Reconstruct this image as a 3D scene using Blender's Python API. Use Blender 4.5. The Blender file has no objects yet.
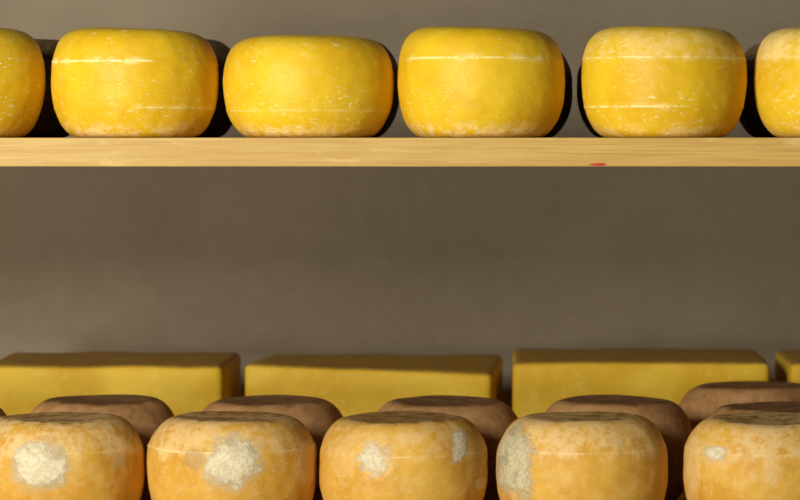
import bpy, bmesh, math, random
from mathutils import Vector, noise

S = bpy.context.scene
COL = S.collection
CAM_Z = 1.45            # eye height
CAM_D = 5.0             # camera to the axis of the front rows (y = 0)
F = 2800.0              # focal length for an 800 wide frame
UP_TOP = CAM_Z + 0.0075 # top of the upper board
LO_TOP = CAM_Z - 0.685  # top of the lower board
WALL_Y = 1.50
FRONT_Y = -0.158        # front edge of the boards

def px_x(px, y):        # lateral position of something seen at px and standing at depth y
    return (px - 530.0) * (CAM_D + y) / F

def lin(r, g, b):
    f = lambda c: (c/255/12.92) if c/255 <= 0.04045 else ((c/255 + 0.055)/1.055)**2.4
    return (f(r), f(g), f(b), 1.0)

# ------------------------------------------------------------------ node helpers
class N:
    def __init__(self, name):
        self.m = bpy.data.materials.new(name); self.m.use_nodes = True
        self.t = self.m.node_tree; self.t.nodes.clear()
        self.out = self.t.nodes.new('ShaderNodeOutputMaterial')
        self.b = self.t.nodes.new('ShaderNodeBsdfPrincipled')
        self.t.links.new(self.b.outputs[0], self.out.inputs[0])
    def put(self, sock, v):
        if isinstance(v, bpy.types.NodeSocket): self.t.links.new(v, sock)
        elif v is not None: sock.default_value = v
    def math(self, op, a, b=None, c=None, clamp=False):
        n = self.t.nodes.new('ShaderNodeMath'); n.operation = op; n.use_clamp = clamp
        self.put(n.inputs[0], a); self.put(n.inputs[1], b); self.put(n.inputs[2], c)
        return n.outputs[0]
    def add(self, a, b): return self.math('ADD', a, b)
    def sub(self, a, b): return self.math('SUBTRACT', a, b)
    def mul(self, a, b): return self.math('MULTIPLY', a, b)
    def mx(self, a, b): return self.math('MAXIMUM', a, b)
    def step(self, v, lo, hi, o0=0.0, o1=1.0):
        n = self.t.nodes.new('ShaderNodeMapRange'); n.interpolation_type = 'SMOOTHSTEP'
        flip = lo > hi
        if flip: lo, hi, o0, o1 = hi, lo, o1, o0
        self.put(n.inputs[0], v)
        for i, q in enumerate((lo, hi, o0, o1)): n.inputs[i+1].default_value = q
        return n.outputs[0]
    def coord(self, scale=(1,1,1), off=(0,0,0), rot=(0,0,0)):
        c = self.t.nodes.new('ShaderNodeTexCoord'); mp = self.t.nodes.new('ShaderNodeMapping')
        self.t.links.new(c.outputs['Object'], mp.inputs[0])
        mp.inputs['Location'].default_value = off; mp.inputs['Scale'].default_value = scale
        mp.inputs['Rotation'].default_value = rot
        return mp.outputs[0]
    def xyz(self, v):
        n = self.t.nodes.new('ShaderNodeSeparateXYZ'); self.put(n.inputs[0], v); return n.outputs
    def noise(self, v, scale, detail=3, rough=0.55, dist=0.0):
        n = self.t.nodes.new('ShaderNodeTexNoise'); self.put(n.inputs['Vector'], v)
        n.inputs['Scale'].default_value = scale; n.inputs['Detail'].default_value = detail
        n.inputs['Roughness'].default_value = rough; n.inputs['Distortion'].default_value = dist
        return n.outputs['Fac']
    def voro(self, v, scale):
        n = self.t.nodes.new('ShaderNodeTexVoronoi'); self.put(n.inputs['Vector'], v)
        n.inputs['Scale'].default_value = scale; return n.outputs['Distance']
    def mix(self, f, a, b):
        n = self.t.nodes.new('ShaderNodeMix'); n.data_type = 'RGBA'
        self.put(n.inputs[0], f); self.put(n.inputs[6], a); self.put(n.inputs[7], b)
        return n.outputs[2]
    def bump(self, h, strength, dist=0.001):
        n = self.t.nodes.new('ShaderNodeBump'); self.put(n.inputs['Height'], h)
        n.inputs['Strength'].default_value = strength; n.inputs['Distance'].default_value = dist
        self.t.links.new(n.outputs[0], self.b.inputs['Normal'])
    def fin(self, color, rough, **kw):
        self.put(self.b.inputs['Base Color'], color); self.put(self.b.inputs['Roughness'], rough)
        for k, v in kw.items(): self.put(self.b.inputs[k.replace('_', ' ')], v)
        return self.m

# ------------------------------------------------------------------ materials
def rind(name, seed, base, deep, pale, *, H, seams=(), flecks=0.5, bloom=0.5, cap=0.0, mottle=0.3,
         patches=(), rough=0.5, coat=0.15, dirt=0.0, sss=0.06, top=None, bloom_h=0.17):
    """Waxed rind: seams = (height, strength, x_from, x_to); patches = (x, z, rx, rz, colour, strength)."""
    n = N(name)
    off = (seed*1.37 % 7, seed*2.11 % 5, seed*0.73 % 3)
    v = n.coord(off=off)
    x, y, z = n.xyz(n.coord())
    big = n.noise(v, 9, 3, 0.6)
    med = n.noise(v, 30, 4, 0.6)
    fine = n.noise(v, 160, 3, 0.6)
    wob = n.mul(n.sub(n.noise(v, 14, 2), 0.5), 0.006)
    zz = n.add(z, wob)
    col = n.mix(n.step(big, 0.38, 0.64), base, deep)
    col = n.mix(n.mul(n.step(med, 0.5, 0.72), mottle), col, pale)
    sm = n.noise(v, 75, 4, 0.65)
    col = n.mix(n.mul(n.step(sm, 0.48, 0.66), mottle*0.9), col, pale)
    col = n.mix(n.mul(n.step(n.noise(v, 58, 4, 0.65), 0.5, 0.7), mottle*0.8), col, deep)
    if top is not None:      # brown tone inside the rim, painting shade onto the flat upper face
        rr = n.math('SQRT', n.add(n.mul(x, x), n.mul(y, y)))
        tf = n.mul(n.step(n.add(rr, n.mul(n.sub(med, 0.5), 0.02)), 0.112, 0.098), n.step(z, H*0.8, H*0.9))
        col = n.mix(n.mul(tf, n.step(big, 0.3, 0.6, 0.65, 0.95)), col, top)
    if dirt:
        col = n.mix(n.mul(n.step(n.noise(v, 22, 5, 0.7, 0.4), 0.52, 0.75), dirt), col, lin(96, 58, 30))
        col = n.mix(n.mul(n.step(n.noise(v, 130, 2, 0.5), 0.70, 0.76), dirt), col, lin(70, 42, 24))
    if cap:      # dry pale rind on the upper shoulder
        m = n.mul(n.step(zz, H*0.64, H*0.76), n.step(n.add(n.mul(med, 0.5), n.add(n.mul(sm, 0.5), n.mul(big, 0.35))), 0.56, 0.76))
        col = n.mix(n.mul(m, cap), col, pale)
    bm = n.mul(n.step(zz, H*bloom_h, H*0.03), n.step(n.add(n.mul(n.noise(v, 40, 4, 0.65), .6), n.add(n.mul(sm, 0.4), n.mul(big, 0.35))), 0.60, 0.76))
    col = n.mix(n.mul(bm, bloom), col, pale)
    # flakes of cracked wax: thin short strokes
    vs = n.coord(scale=(1, 1, 2.6), off=off, rot=(0, 0.45, 0))
    vs2 = n.coord(scale=(1, 1, 2.2), off=(off[1], off[2], off[0]), rot=(0, -0.6, 0))
    fl = n.mx(n.step(n.noise(vs, 78, 3, 0.55), 0.615, 0.68), n.step(n.noise(vs2, 68, 3, 0.55), 0.625, 0.69))
    area = n.step(n.add(n.noise(v, 12, 2), n.step(z, H*0.55, H*0.05, 0.0, 0.16)), 0.46, 0.62)
    fl = n.mul(n.mul(fl, area), flecks)
    specks = n.mul(n.step(n.voro(v, 75), 0.16, 0.07), n.mul(n.step(n.noise(v, 20, 1), 0.52, 0.6), flecks))
    fl = n.mx(fl, specks)
    ridge = 0.0
    for (h, s, x0, x1) in seams:
        d = n.math('ABSOLUTE', n.sub(n.add(z, n.mul(wob, 0.35)), h*H))
        line = n.step(d, 0.0030, 0.0004)
        br = n.step(n.noise(n.coord(scale=(1, 1, 0.3), off=off), 42, 4, 0.7), 0.40, 0.58, 0.12, 1.0)
        lim = n.mul(n.step(x, x0-0.02, x0+0.02), n.step(x, x1+0.02, x1-0.02))
        line = n.mul(n.mul(line, br), lim)
        halo = n.mul(n.mul(n.step(d, 0.011, 0.001), n.step(med, 0.47, 0.66)), n.mul(lim, 0.5))
        ridge = n.mx(ridge, n.mul(n.mx(line, halo), s))
    fl = n.mx(fl, ridge)
    col = n.mix(n.math('MULTIPLY', fl, 0.9, clamp=True), col, (min(1, pale[0]*1.15+.05), min(1, pale[1]*1.2+.05), min(1, pale[2]*1.25+.04), 1))
    rgh = n.step(fine, 0.3, 0.7, rough-0.06, rough+0.08)
    front = n.step(y, 0.0, -0.03)
    mould_h = 0.0
    for (px, pz, rx, rz, pc, st) in patches:
        dx = n.math('DIVIDE', n.sub(x, px), rx); dz = n.math('DIVIDE', n.sub(z, pz), rz)
        d = n.math('SQRT', n.add(n.mul(dx, dx), n.mul(dz, dz)))
        d = n.add(d, n.mul(n.sub(n.noise(v, 38, 5, 0.7), 0.5), 1.5))
        mk = n.mul(n.step(d, 1.08, 0.55), front)
        sp = n.step(n.noise(v, 240, 3, 0.7), 0.32, 0.56, 0.35, 1.0)
        mk = n.mul(n.mul(mk, sp), st)
        col = n.mix(mk, col, pc)
        rgh = n.mx(rgh, n.mul(mk, 0.8)); mould_h = n.mx(mould_h, mk)
    h = n.add(n.mul(med, 0.9), n.add(n.mul(fine, 0.35), n.add(n.mul(fl, 0.7), n.mul(n.mul(mould_h, n.noise(v, 300, 2)), 1.0))))
    n.bump(h, 0.55, 0.0016)
    n.b.inputs['Subsurface Radius'].default_value = (1.0, 0.6, 0.15)
    n.b.inputs['Subsurface Scale'].default_value = 0.006
    return n.fin(col, rgh, Subsurface_Weight=sss, Coat_Weight=coat, Coat_Roughness=0.4, Specular_IOR_Level=0.22)

def wood_mat(name):
    n = N(name)
    v = n.coord(scale=(1.0, 6.0, 16.0))
    w = n.noise(v, 5.0, 4, 0.6, 0.6)
    streak = n.noise(n.coord(scale=(1.2, 30, 130)), 3.0, 3, 0.6)
    col = n.mix(n.step(w, 0.35, 0.65), lin(200, 164, 82), lin(188, 149, 68))
    col = n.mix(n.mul(n.step(streak, 0.48, 0.66), 0.6), col, lin(172, 126, 58))
    col = n.mix(n.mul(n.step(n.noise(n.coord(scale=(3, 6, 9)), 4, 3), 0.6, 0.75), 0.4), col, lin(226, 194, 128))
    dots = n.step(n.voro(n.coord(scale=(1, 1, 3), off=(.3, .1, .2)), 16), 0.05, 0.03)
    col = n.mix(n.mul(dots, 0.6), col, lin(140, 92, 50))
    n.bump(streak, 0.15, 0.0008)
    return n.fin(col, 0.55)

def wall_mat():
    n = N('plaster')
    v = n.coord()
    a = n.noise(v, 2.2, 5, 0.6)
    b = n.noise(v, 26, 4, 0.6)
    col = n.mix(n.step(a, 0.35, 0.65), lin(152, 138, 114), lin(142, 128, 105))
    col = n.mix(n.mul(n.step(b, 0.4, 0.7), 0.3), col, lin(160, 147, 124))
    n.bump(n.add(b, n.mul(n.noise(v, 90, 3), 0.5)), 0.25, 0.002)
    return n.fin(col, 0.9)

def plain_mat(name, c, rough=0.7, scale=20, c2=None):
    n = N(name)
    col = n.mix(n.step(n.noise(n.coord(), scale, 4), 0.35, 0.65), c, c2 or c)
    return n.fin(col, rough)

# ------------------------------------------------------------------ mesh helpers
def link(name, bm, mat, parent=None, smooth=True):
    me = bpy.data.meshes.new(name); bm.to_mesh(me); bm.free()
    for p in me.polygons: p.use_smooth = smooth
    me.materials.append(mat)
    o = bpy.data.objects.new(name, me); COL.objects.link(o)
    if parent: o.parent = parent
    return o

def tag(o, label, cat, group=None):
    o['label'] = label; o['category'] = cat
    if group: o['group'] = group

def box_bm(x0, x1, y0, y1, z0, z1, bev=0.0, seg=3, cuts=0):
    bm = bmesh.new(); bmesh.ops.create_cube(bm, size=1)
    for v in bm.verts:
        v.co = ((x0+x1)/2 + v.co.x*(x1-x0), (y0+y1)/2 + v.co.y*(y1-y0), (z0+z1)/2 + v.co.z*(z1-z0))
    if bev: bmesh.ops.bevel(bm, geom=bm.edges[:], offset=bev, segments=seg, profile=0.5, affect='EDGES')
    if cuts: bmesh.ops.subdivide_edges(bm, edges=[e for e in bm.edges if e.calc_length() > 0.05], cuts=cuts, use_grid_fill=True)
    return bm

PROFILE_YOUNG = [(0, 0), (.35, 0), (.60, .0), (.73, .010), (.835, .070), (.92, .18), (.975, .32), (.997, .46), (1, .57),
                 (.987, .69), (.945, .81), (.88, .895), (.78, .955), (.66, .985), (.5, .997), (.25, 1.0), (0, 1.0)]
PROFILE_AGED = [(0, 0), (.35, 0), (.60, .0), (.73, .012), (.83, .075), (.92, .19), (.975, .32), (.997, .45), (.998, .56),
                (.986, .69), (.93, .81), (.85, .905), (.775, .957), (.70, .984), (.64, .994), (.56, .993), (.3, .985), (0, .982)]

def catmull(pts, k):
    out = []
    for i in range(len(pts)-1):
        p0 = pts[max(i-1, 0)]; p1 = pts[i]; p2 = pts[i+1]; p3 = pts[min(i+2, len(pts)-1)]
        for j in range(k):
            t = j/k
            out.append(tuple(0.5*(2*p1[a] + (p2[a]-p0[a])*t + (2*p0[a]-5*p1[a]+4*p2[a]-p3[a])*t*t
                       + (3*p1[a]-p0[a]-3*p2[a]+p3[a])*t**3) for a in (0, 1)))
    out.append(pts[-1]); return out

def wheel_bm(R, H, seed, prof, seams=(), lean=0.0, pitch=0.0, rough=1.0, seg=144, k=6):
    bm = bmesh.new(); so = Vector((seed*3.1, seed*1.7, seed*0.9))
    pts = catmull(prof, k)
    rings = []
    for i, (r, h) in enumerate(pts):
        if i in (0, len(pts)-1):
            rings.append([bm.verts.new((0, 0, max(0, h)*H))]); continue
        ring = []
        for s in range(seg):
            a = 2*math.pi*s/seg
            d = Vector((math.cos(a), math.sin(a), h*1.3))
            lump = 0.016*noise.noise(d*1.3+so) + 0.009*noise.noise(d*3.2+so) + 0.0055*noise.noise(d*8+so) + 0.0012*noise.noise(d*28+so)
            rr = R*r*(1 + rough*lump*min(1, r*1.5))
            for (sh, st) in seams:
                e = (h - sh - 0.006*noise.noise(d*2+so*2))/0.014
                rr += 0.0017*st*math.exp(-e*e)*(0.45 + 0.9*abs(noise.noise(d*6+so*3)))
            zz = max(0.0, h)*H
            zz += H*h*h*(lean*math.cos(a)*r + pitch*math.sin(a)*r)
            zz += H*0.014*rough*h*h*noise.noise(Vector((math.cos(a)*r*1.5, math.sin(a)*r*1.5, 0))+so)
            ring.append(bm.verts.new((rr*math.cos(a), rr*math.sin(a), zz)))
        rings.append(ring)
    for i in range(len(rings)-1):
        A, B = rings[i], rings[i+1]
        for s in range(seg):
            t = (s+1) % seg
            if len(A) == 1: bm.faces.new((A[0], B[t], B[s]))
            elif len(B) == 1: bm.faces.new((A[s], A[t], B[0]))
            else: bm.faces.new((A[s], A[t], B[t], B[s]))
    return bm

def wheel(px, depth, base_z, R, H, seed, prof, mat, label, group, seams=(), **kw):
    o = link('round_cheese', wheel_bm(R, H, seed, prof, seams, **kw), mat)
    o.location = (px_x(px, depth), depth, base_z)
    tag(o, label, 'cheese', group)
    return o

# ------------------------------------------------------------------ setting
w = link('wall_back', box_bm(-4, 4, WALL_Y, WALL_Y+0.15, 0, 3.0), wall_mat(), smooth=False); w['kind'] = 'structure'
fl = link('floor', box_bm(-4, 4, -6, WALL_Y+0.15, -0.1, 0), plain_mat('concrete', lin(120, 112, 102), 0.8, 6, lin(104, 97, 88)), smooth=False)
fl['kind'] = 'structure'

wood = wood_mat('pine')
def board(z_top, label):
    bm = box_bm(-2.0, 1.8, FRONT_Y, WALL_Y, -0.0500, 0, 0.0012, 2)
    o = link('shelf_board', bm, wood, smooth=False); o.location = (0, 0, z_top)
    tag(o, label, 'shelf', 'wooden shelf boards')
    return o
upper = board(UP_TOP, 'pale pine shelf board under the row of bright yellow cheese wheels')
lower = board(LO_TOP, 'pale pine shelf board under the mouldy orange wheels and the cheese blocks')

# small red paint smear on the edge of the upper board
def mark():
    bm = bmesh.new(); rnd = random.Random(4); n_ = 22
    top, bot, topb, botb = [], [], [], []
    for i in range(n_+1):
        t = i/n_; x = (t-.5)*0.031
        hh = 0.0032*(math.sin(math.pi*min(1, max(0.03, t)))**0.5)*(0.55+0.45*t) + rnd.uniform(-.0003, .0003)
        c = 0.0006*(t-.5) + rnd.uniform(-.0002, .0002)
        for lst, z, y in ((top, c+hh, -.0004), (bot, c-hh, -.0004), (topb, c+hh, .0001), (botb, c-hh, .0001)):
            lst.append(bm.verts.new((x, y, z)))
    for i in range(n_):
        bm.faces.new((bot[i], bot[i+1], top[i+1], top[i]))
        bm.faces.new((top[i], top[i+1], topb[i+1], topb[i]))
        bm.faces.new((botb[i], botb[i+1], bot[i+1], bot[i]))
    o = link('paint_mark', bm, plain_mat('red_paint', lin(196, 50, 28), 0.6, 300, lin(160, 56, 22)), upper, smooth=False)
    o.location = (px_x(597.5, FRONT_Y), FRONT_Y, -0.0464); o['label'] = 'red paint mark on the board edge'
mark()

# ------------------------------------------------------------------ upper row: young yellow wheels
Y1, Y2, YP = lin(229, 189, 34), lin(221, 175, 22), lin(246, 220, 150)
GU = 'yellow cheese wheels along the front of the upper shelf'
up = [  # px centre, R, H, lean, seams(mesh+shade), shading
 (-39, .149, .199, -.02, [(.70, .15, -1, 1)], dict(flecks=.9, bloom=.3, mottle=.04),
  'white-specked yellow cheese wheel cut by the left edge, on the upper shelf'),
 (135.5, .148, .194, -.022, [(.69, 1.0, -1, .05), (.27, .6, .02, .16)], dict(flecks=.35, bloom=.8, mottle=.06),
  'yellow cheese wheel with a white seam on its upper left, on the upper shelf'),
 (308.5, .1515, .1815, -.004, [(.26, .28, -1, 1)], dict(flecks=.5, bloom=.75, mottle=.08),
  'lowest flattest yellow cheese wheel on the upper shelf, its only seam near the bottom'),
 (481, .1505, .196, -.024, [(.71, .8, -.13, .12)], dict(flecks=.25, bloom=.95, mottle=.04),
  'tall yellow cheese wheel with dashed upper seam and pale bloom along its bottom'),
 (664, .147, .1975, -.004, [(.71, .6, -1, 1), (.275, .8, -1, .03)], dict(flecks=.5, bloom=.6, cap=.35, mottle=.05),
  'yellow cheese wheel with two pale seams standing just above the red paint mark'),
 (838, .149, .197, .0, [(.72, .2, -1, 1)], dict(flecks=.7, bloom=.4, cap=.6, mottle=.15),
  'yellow cheese wheel with whitish mottled top cut by right edge, on upper shelf'),
]
for i, (px, R, H, lean, seams, kw, label) in enumerate(up):
    m = rind('yellow_rind', 3.3+i*1.9, Y1, Y2, YP, H=H, seams=seams, rough=.5, coat=.04, **kw)
    wheel(px, 0.0, UP_TOP, R, H, 11+i, PROFILE_YOUNG, m, label, GU, [(s[0], s[1]) for s in seams], lean=lean)

# second row on the upper shelf, brown older wheels in the dark
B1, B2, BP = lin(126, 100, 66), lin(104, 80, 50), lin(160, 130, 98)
GR = 'dark wheels behind the yellow ones on the upper shelf'
for i, (px, R, H, label) in enumerate([
 (10, .145, .188, 'dark brown wheel showing between the left edge yellow wheel and the next one'),
 (165, .145, .188, 'dark brown wheel behind the yellow wheel with white upper left seam'),
 (324, .145, .186, 'dark brown wheel behind the lowest flattest yellow wheel on the upper shelf'),
 (498, .143, .180, 'dark wheel behind yellow wheel with dashed upper seam on the upper shelf'),
 (652, .143, .180, 'dark wheel behind the yellow wheel above the red paint mark'),
 (810, .146, .180, 'dark wheel at far right behind the yellow wheel cut by the picture edge')]):
    m = rind('brown_rind', 40+i*1.3, B1, B2, BP, H=H, flecks=.1, bloom=.3, mottle=.4, dirt=.4, rough=.65, coat=0, sss=.02)
    wheel(px, 0.335, UP_TOP, R, H, 31+i, PROFILE_AGED, m, label, GR, seg=112, k=5)

# ------------------------------------------------------------------ lower shelf, front row
def fx(px, c): return (px-c)/578.0
def fz(py): return 0.685 - (py-142)/583.0
W, G = lin(226, 212, 172), lin(184, 172, 134)
O1, O2, OP = lin(216, 167, 66), lin(202, 146, 46), lin(224, 190, 126)
GL = 'mouldy orange wheels along the front of the lower shelf'
lo = [
 (59, .1515, .196, .0, [(.735, .35, -1, 1), (.25, .3, -1, 1)],
  [(fx(55, 59), fz(469), .060, .050, G, .85), (fx(128, 59), fz(470), .014, .016, G, .5), (fx(5, 59), fz(470), .02, .04, OP, .7)],
  dict(cap=.95, flecks=.3, bloom=.5), 'orange cheese wheel with a round greyish white mould patch at lower left corner'),
 (232, .1510, .197, -.008, [(.74, 1.0, -1, .0), (.732, .4, 0, 1), (.235, .3, -1, 1)],
  [(fx(240, 232), fz(467), .058, .056, G, .7), (fx(204, 232), fz(463), .024, .020, lin(176, 140, 92), .7),
   (fx(168, 232), fz(460), .012, .016, lin(240, 206, 140), .6), (fx(312, 232), fz(470), .018, .060, lin(226, 200, 160), .8)],
  dict(cap=.75, flecks=.4, bloom=.4), 'orange cheese wheel with large white mould patch and beaded pale seam left of it'),
 (403, .1505, .196, .004, [(.705, .45, -.05, 1)],
  [(fx(379, 403), fz(463), .040, .036, lin(232, 196, 120), .6), (fx(484, 403), fz(494), .012, .012, W, .7),
   (fx(415, 403), fz(443), .030, .012, OP, .7), (fx(345, 403), fz(470), .03, .03, OP, .4)],
  dict(cap=.5, flecks=.35, bloom=.4), 'orange cheese wheel with small bright white spot and a white streak at right, lower shelf'),
 (582, .1535, .197, .006, [(.735, .5, -.09, 1), (.235, .6, -1, 1)],
  [(fx(512, 582), fz(468), .038, .072, lin(206, 188, 136), .8), (fx(530, 582), fz(428), .04, .018, OP, .7)],
  dict(cap=.9, flecks=.12, bloom=.3), 'orange cheese wheel with grey mould covering its left side, lower shelf'),
 (770, .1545, .193, .0, [(.735, .4, -1, 1), (.25, .3, -1, 1)],
  [(fx(712, 770), fz(462), .034, .024, lin(226, 190, 124), .6), (fx(764, 770), fz(472), .018, .045, OP, .7), (fx(762, 770), fz(434), .036, .024, OP, .7), (fx(688, 770), fz(470), .016, .08, OP, .7)],
  dict(cap=.9, flecks=.15, bloom=.4), 'orange cheese wheel at right edge of the lower shelf with a small whitish glossy scuff'),
]
for i, (px, R, H, lean, seams, pt, kw, label) in enumerate(lo):
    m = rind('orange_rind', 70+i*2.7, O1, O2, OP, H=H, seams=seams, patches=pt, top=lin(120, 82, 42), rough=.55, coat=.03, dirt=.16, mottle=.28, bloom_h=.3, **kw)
    wheel(px, 0.0, LO_TOP, R, H, 51+i, PROFILE_AGED, m, label, GL, [(s[0], s[1]) for s in seams], lean=lean, rough=1.15)

# crusts of mould growing on the front wheels
from mathutils.bvhtree import BVHTree
def crust(host, cx, cz, rx, rz, mat, seed, label, lift=0.0010):
    me = host.data
    tree = BVHTree.FromPolygons([v.co for v in me.vertices], [tuple(p.vertices) for p in me.polygons])
    so = Vector((seed*2.7, seed*1.1, seed*.6)); n_ = 84; grid = {}; bm = bmesh.new()
    lay = bm.verts.layers.float.new('cover')
    for i in range(n_+1):
        for j in range(n_+1):
            u, w_ = -1.5+3*i/n_, -1.5+3*j/n_
            p = Vector((cx+u*rx, 0, cz+w_*rz))
            q = p*26+so
            d = math.hypot(u, w_) + 0.45*noise.noise(q) + 0.30*noise.noise(q*2.3) + 0.14*noise.noise(q*5.1)
            if d > 1.3: continue
            hit, nor, _, _ = tree.ray_cast(Vector((p.x, -1, p.z)), Vector((0, 1, 0)))
            if hit is None or nor.y > -0.12: continue
            grain = 0.5+0.5*noise.noise(q*13)
            e = max(0.0, min(1.0, (1.0-d)/0.35))
            vn = bm.verts.new(hit + nor*(lift*e*(0.35+0.9*grain) + 0.0001))
            vn[lay] = max(0.0, min(1.0, (1.3-d)/1.15)); grid[i, j] = vn
    for (i, j) in list(grid):
        k = [(i, j), (i+1, j), (i+1, j+1), (i, j+1)]
        if all(c in grid for c in k): bm.faces.new([grid[c] for c in k])
    for v in [v for v in bm.verts if not v.link_faces]: bm.verts.remove(v)
    o = link('mould_patch', bm, mat, host); o['label'] = label
    return o
def mould_mat(name, a, b, c):
    n = N(name); v = n.coord()
    g = n.noise(v, 150, 4, 0.7); h = n.noise(v, 36, 3)
    col = n.mix(n.step(g, .36, .60), b, a)
    col = n.mix(n.mul(n.step(h, .50, .70), .7), col, c)
    n.bump(n.add(g, n.noise(v, 420, 2)), .6, .001)
    at = n.t.nodes.new('ShaderNodeAttribute'); at.attribute_name = 'cover'     # the growth thins out towards its rim
    a_ = n.step(n.add(at.outputs['Fac'], n.mul(n.sub(n.noise(v, 120, 4, .7), .5), 0.9)), .10, .66)
    return n.fin(col, .9, Specular_IOR_Level=.2, Alpha=n.mul(a_, .92))
WHITE = mould_mat('white_mould', lin(228, 216, 182), lin(210, 192, 148), lin(190, 178, 140))
GREY = mould_mat('grey_mould', lin(206, 194, 158), lin(184, 170, 126), lin(156, 146, 108))
CR = [o for o in bpy.data.objects if o.name.startswith('round_cheese') and o['group'] == GL]
CR.sort(key=lambda o: o.location.x)
crust(CR[0], fx(54, 59), fz(469), .046, .042, WHITE, 1.0, 'round white mould patch')
crust(CR[1], fx(240, 232), fz(467), .044, .043, WHITE, 2.0, 'large white mould patch')
crust(CR[2], fx(380, 403), fz(464), .032, .029, WHITE, 3.0, 'small bright white mould spot', .0007)
crust(CR[2], fx(463, 403), fz(453), .013, .029, WHITE, 4.0, 'white mould streak', .0007)
crust(CR[3], fx(512, 582), fz(470), .040, .072, GREY, 5.0, 'grey mould covering the left side', .0008)
crust(CR[4], fx(708, 770), fz(459), .020, .013, WHITE, 6.0, 'whitish scuff', .0004)

# second row, brown wheels
C1, C2, CP = lin(184, 138, 86), lin(156, 110, 60), lin(196, 156, 110)
GS = 'brown wheels behind the orange ones on the lower shelf'
D2 = 0.318
for i, (px, dep, R, H, label) in enumerate([
 (-64, D2, .147, .190, 'brown cheese wheel of which only a dark sliver shows at the left edge'),
 (102, D2, .149, .198, 'brown cheese wheel in front of the leftmost yellow block'),
 (271, D2, .148, .197, 'brown cheese wheel in front of the gap between the two left blocks'),
 (446, D2, .148, .196, 'brown cheese wheel before the right end of the middle block'),
 (615, D2, .149, .197, 'brown cheese wheel in front of the tallest third block, behind wheel with grey mould'),
 (777, D2, .147, .184, 'low brown cheese wheel wedged right behind the orange wheel at the right edge'),
 (750, 0.625, .150, .199, 'greyish brown cheese wheel at far right, rising behind a lower brown wheel')]):
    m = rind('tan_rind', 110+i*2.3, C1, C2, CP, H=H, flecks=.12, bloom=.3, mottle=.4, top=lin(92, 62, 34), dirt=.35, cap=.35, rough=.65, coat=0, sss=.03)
    wheel(px, dep, LO_TOP, R, H, 81+i, PROFILE_AGED, m, label, GS, seg=128, k=5, rough=1.1)

# ------------------------------------------------------------------ blocks at the back of the lower shelf
def block_mat(seed, H):
    n = N('block_rind'); off = (seed, seed*.7, seed*.3)
    v = n.coord(off=off)
    a = n.noise(v, 7, 3); b = n.noise(v, 45, 4, .6)
    col = n.mix(n.step(a, .35, .65), lin(220, 184, 58), lin(208, 166, 42))
    col = n.mix(n.mul(n.step(b, .5, .75), .35), col, lin(234, 202, 100))
    nrm = n.t.nodes.new('ShaderNodeTexCoord').outputs['Normal']
    z = n.xyz(n.coord())[2]      # upper face browned in the colour to deepen its shade
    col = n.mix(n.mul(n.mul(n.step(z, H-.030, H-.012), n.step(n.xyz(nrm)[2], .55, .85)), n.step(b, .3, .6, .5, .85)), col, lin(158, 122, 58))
    n.bump(n.add(a, n.mul(b, .4)), .3, .002)
    n.b.inputs['Subsurface Radius'].default_value = (1, .5, .12); n.b.inputs['Subsurface Scale'].default_value = .008
    return n.fin(col, .5, Subsurface_Weight=.05, Specular_IOR_Level=.12)

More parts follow.
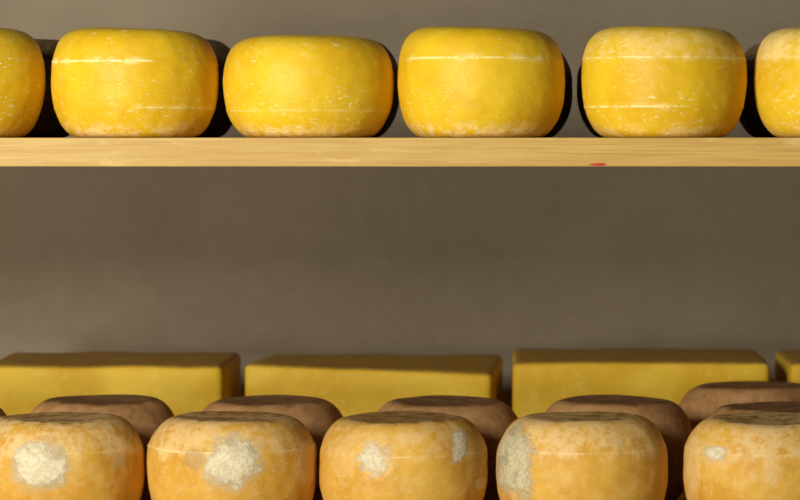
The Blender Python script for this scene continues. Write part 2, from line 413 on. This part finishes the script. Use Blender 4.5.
YB = 0.79
def block(px0, px1, H, label, seed, rot=0.0, droop=0.0, tilt=0.0, dep=0.39, L=None, shift=0.0):
    x0, x1 = px_x(px0, YB), px_x(px1, YB)
    if L: x1 = x0 + L
    cx, hl = (x0+x1)/2, (x1-x0)/2
    bm = box_bm(-hl, hl, 0, dep, 0, H, .014, 4, cuts=7)
    so = Vector((seed*2.3, seed, seed*.4))
    for v in bm.verts:
        p = v.co.copy()
        top = p.z/H
        v.co.z -= droop*top*max(0, .5+p.x/(2*hl))*(1-p.y/dep)
        v.co.z -= tilt*top*p.y/dep
        k = noise.noise(p*6+so)
        v.co.x += .003*k*top; v.co.y += .003*noise.noise(p*7+so*2); v.co.z += .003*top*noise.noise(p*8+so*3)
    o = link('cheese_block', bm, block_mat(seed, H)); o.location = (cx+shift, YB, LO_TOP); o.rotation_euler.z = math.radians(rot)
    tag(o, label, 'cheese', 'yellow cheese blocks along the back of the lower shelf')
block(-22, 222, .222, 'long yellow cheese block at the left edge of the back row', 1.0)
block(243, 492, .225, 'slightly skewed yellow cheese block, second from left in the back row', 2.0, rot=-3, droop=.018, tilt=.008)
block(512, 771, .230, 'tallest yellow cheese block, behind the wheel with grey mould', 3.0)
block(791, 1000, .226, 'yellow cheese block cut off by the right edge, its dark end showing', 4.0, L=.54)

# ------------------------------------------------------------------ light
def area(name, loc, target, sx, sy, power, color):
    l = bpy.data.lights.new(name, 'AREA'); l.shape = 'RECTANGLE'; l.size = sx; l.size_y = sy
    l.energy = power; l.color = color
    o = bpy.data.objects.new(name, l); COL.objects.link(o); o.location = loc
    o.rotation_euler = (Vector(target)-Vector(loc)).to_track_quat('-Z', 'Y').to_euler()
    return o
area('key_lamp', (-2.5, -4.3, 2.38), (-.25, 0.2, 1.15), .9, .85, 215, (1.0, .965, .885))
area('front_fill', (-2.9, -5.6, 0.80), (-.2, 0, 1.2), 1.5, 1.3, 175, (1.0, .965, .89))  # unseen low fill light, added to brighten the wall and wheel fronts
wd = bpy.data.worlds.new('room'); S.world = wd; wd.use_nodes = True
bg = wd.node_tree.nodes['Background']; bg.inputs[0].default_value = (.95, .9, .82, 1); bg.inputs[1].default_value = 0.03

# ------------------------------------------------------------------ camera
cam = bpy.data.cameras.new('camera'); co = bpy.data.objects.new('camera', cam); COL.objects.link(co)
co.location = (0, -CAM_D, CAM_Z); co.rotation_euler = (math.pi/2, 0, 0)
cam.sensor_width = 36; cam.lens = F*36/800
cam.shift_x = -130/800; cam.shift_y = -108/800
cam.dof.use_dof = True; cam.dof.focus_distance = CAM_D-0.12; cam.dof.aperture_fstop = 4.5
S.camera = co
S.view_settings.view_transform = 'Standard'; S.view_settings.look = 'None'
S.view_settings.gamma = 1; S.view_settings.use_curve_mapping = False
S.view_settings.exposure = -0.03
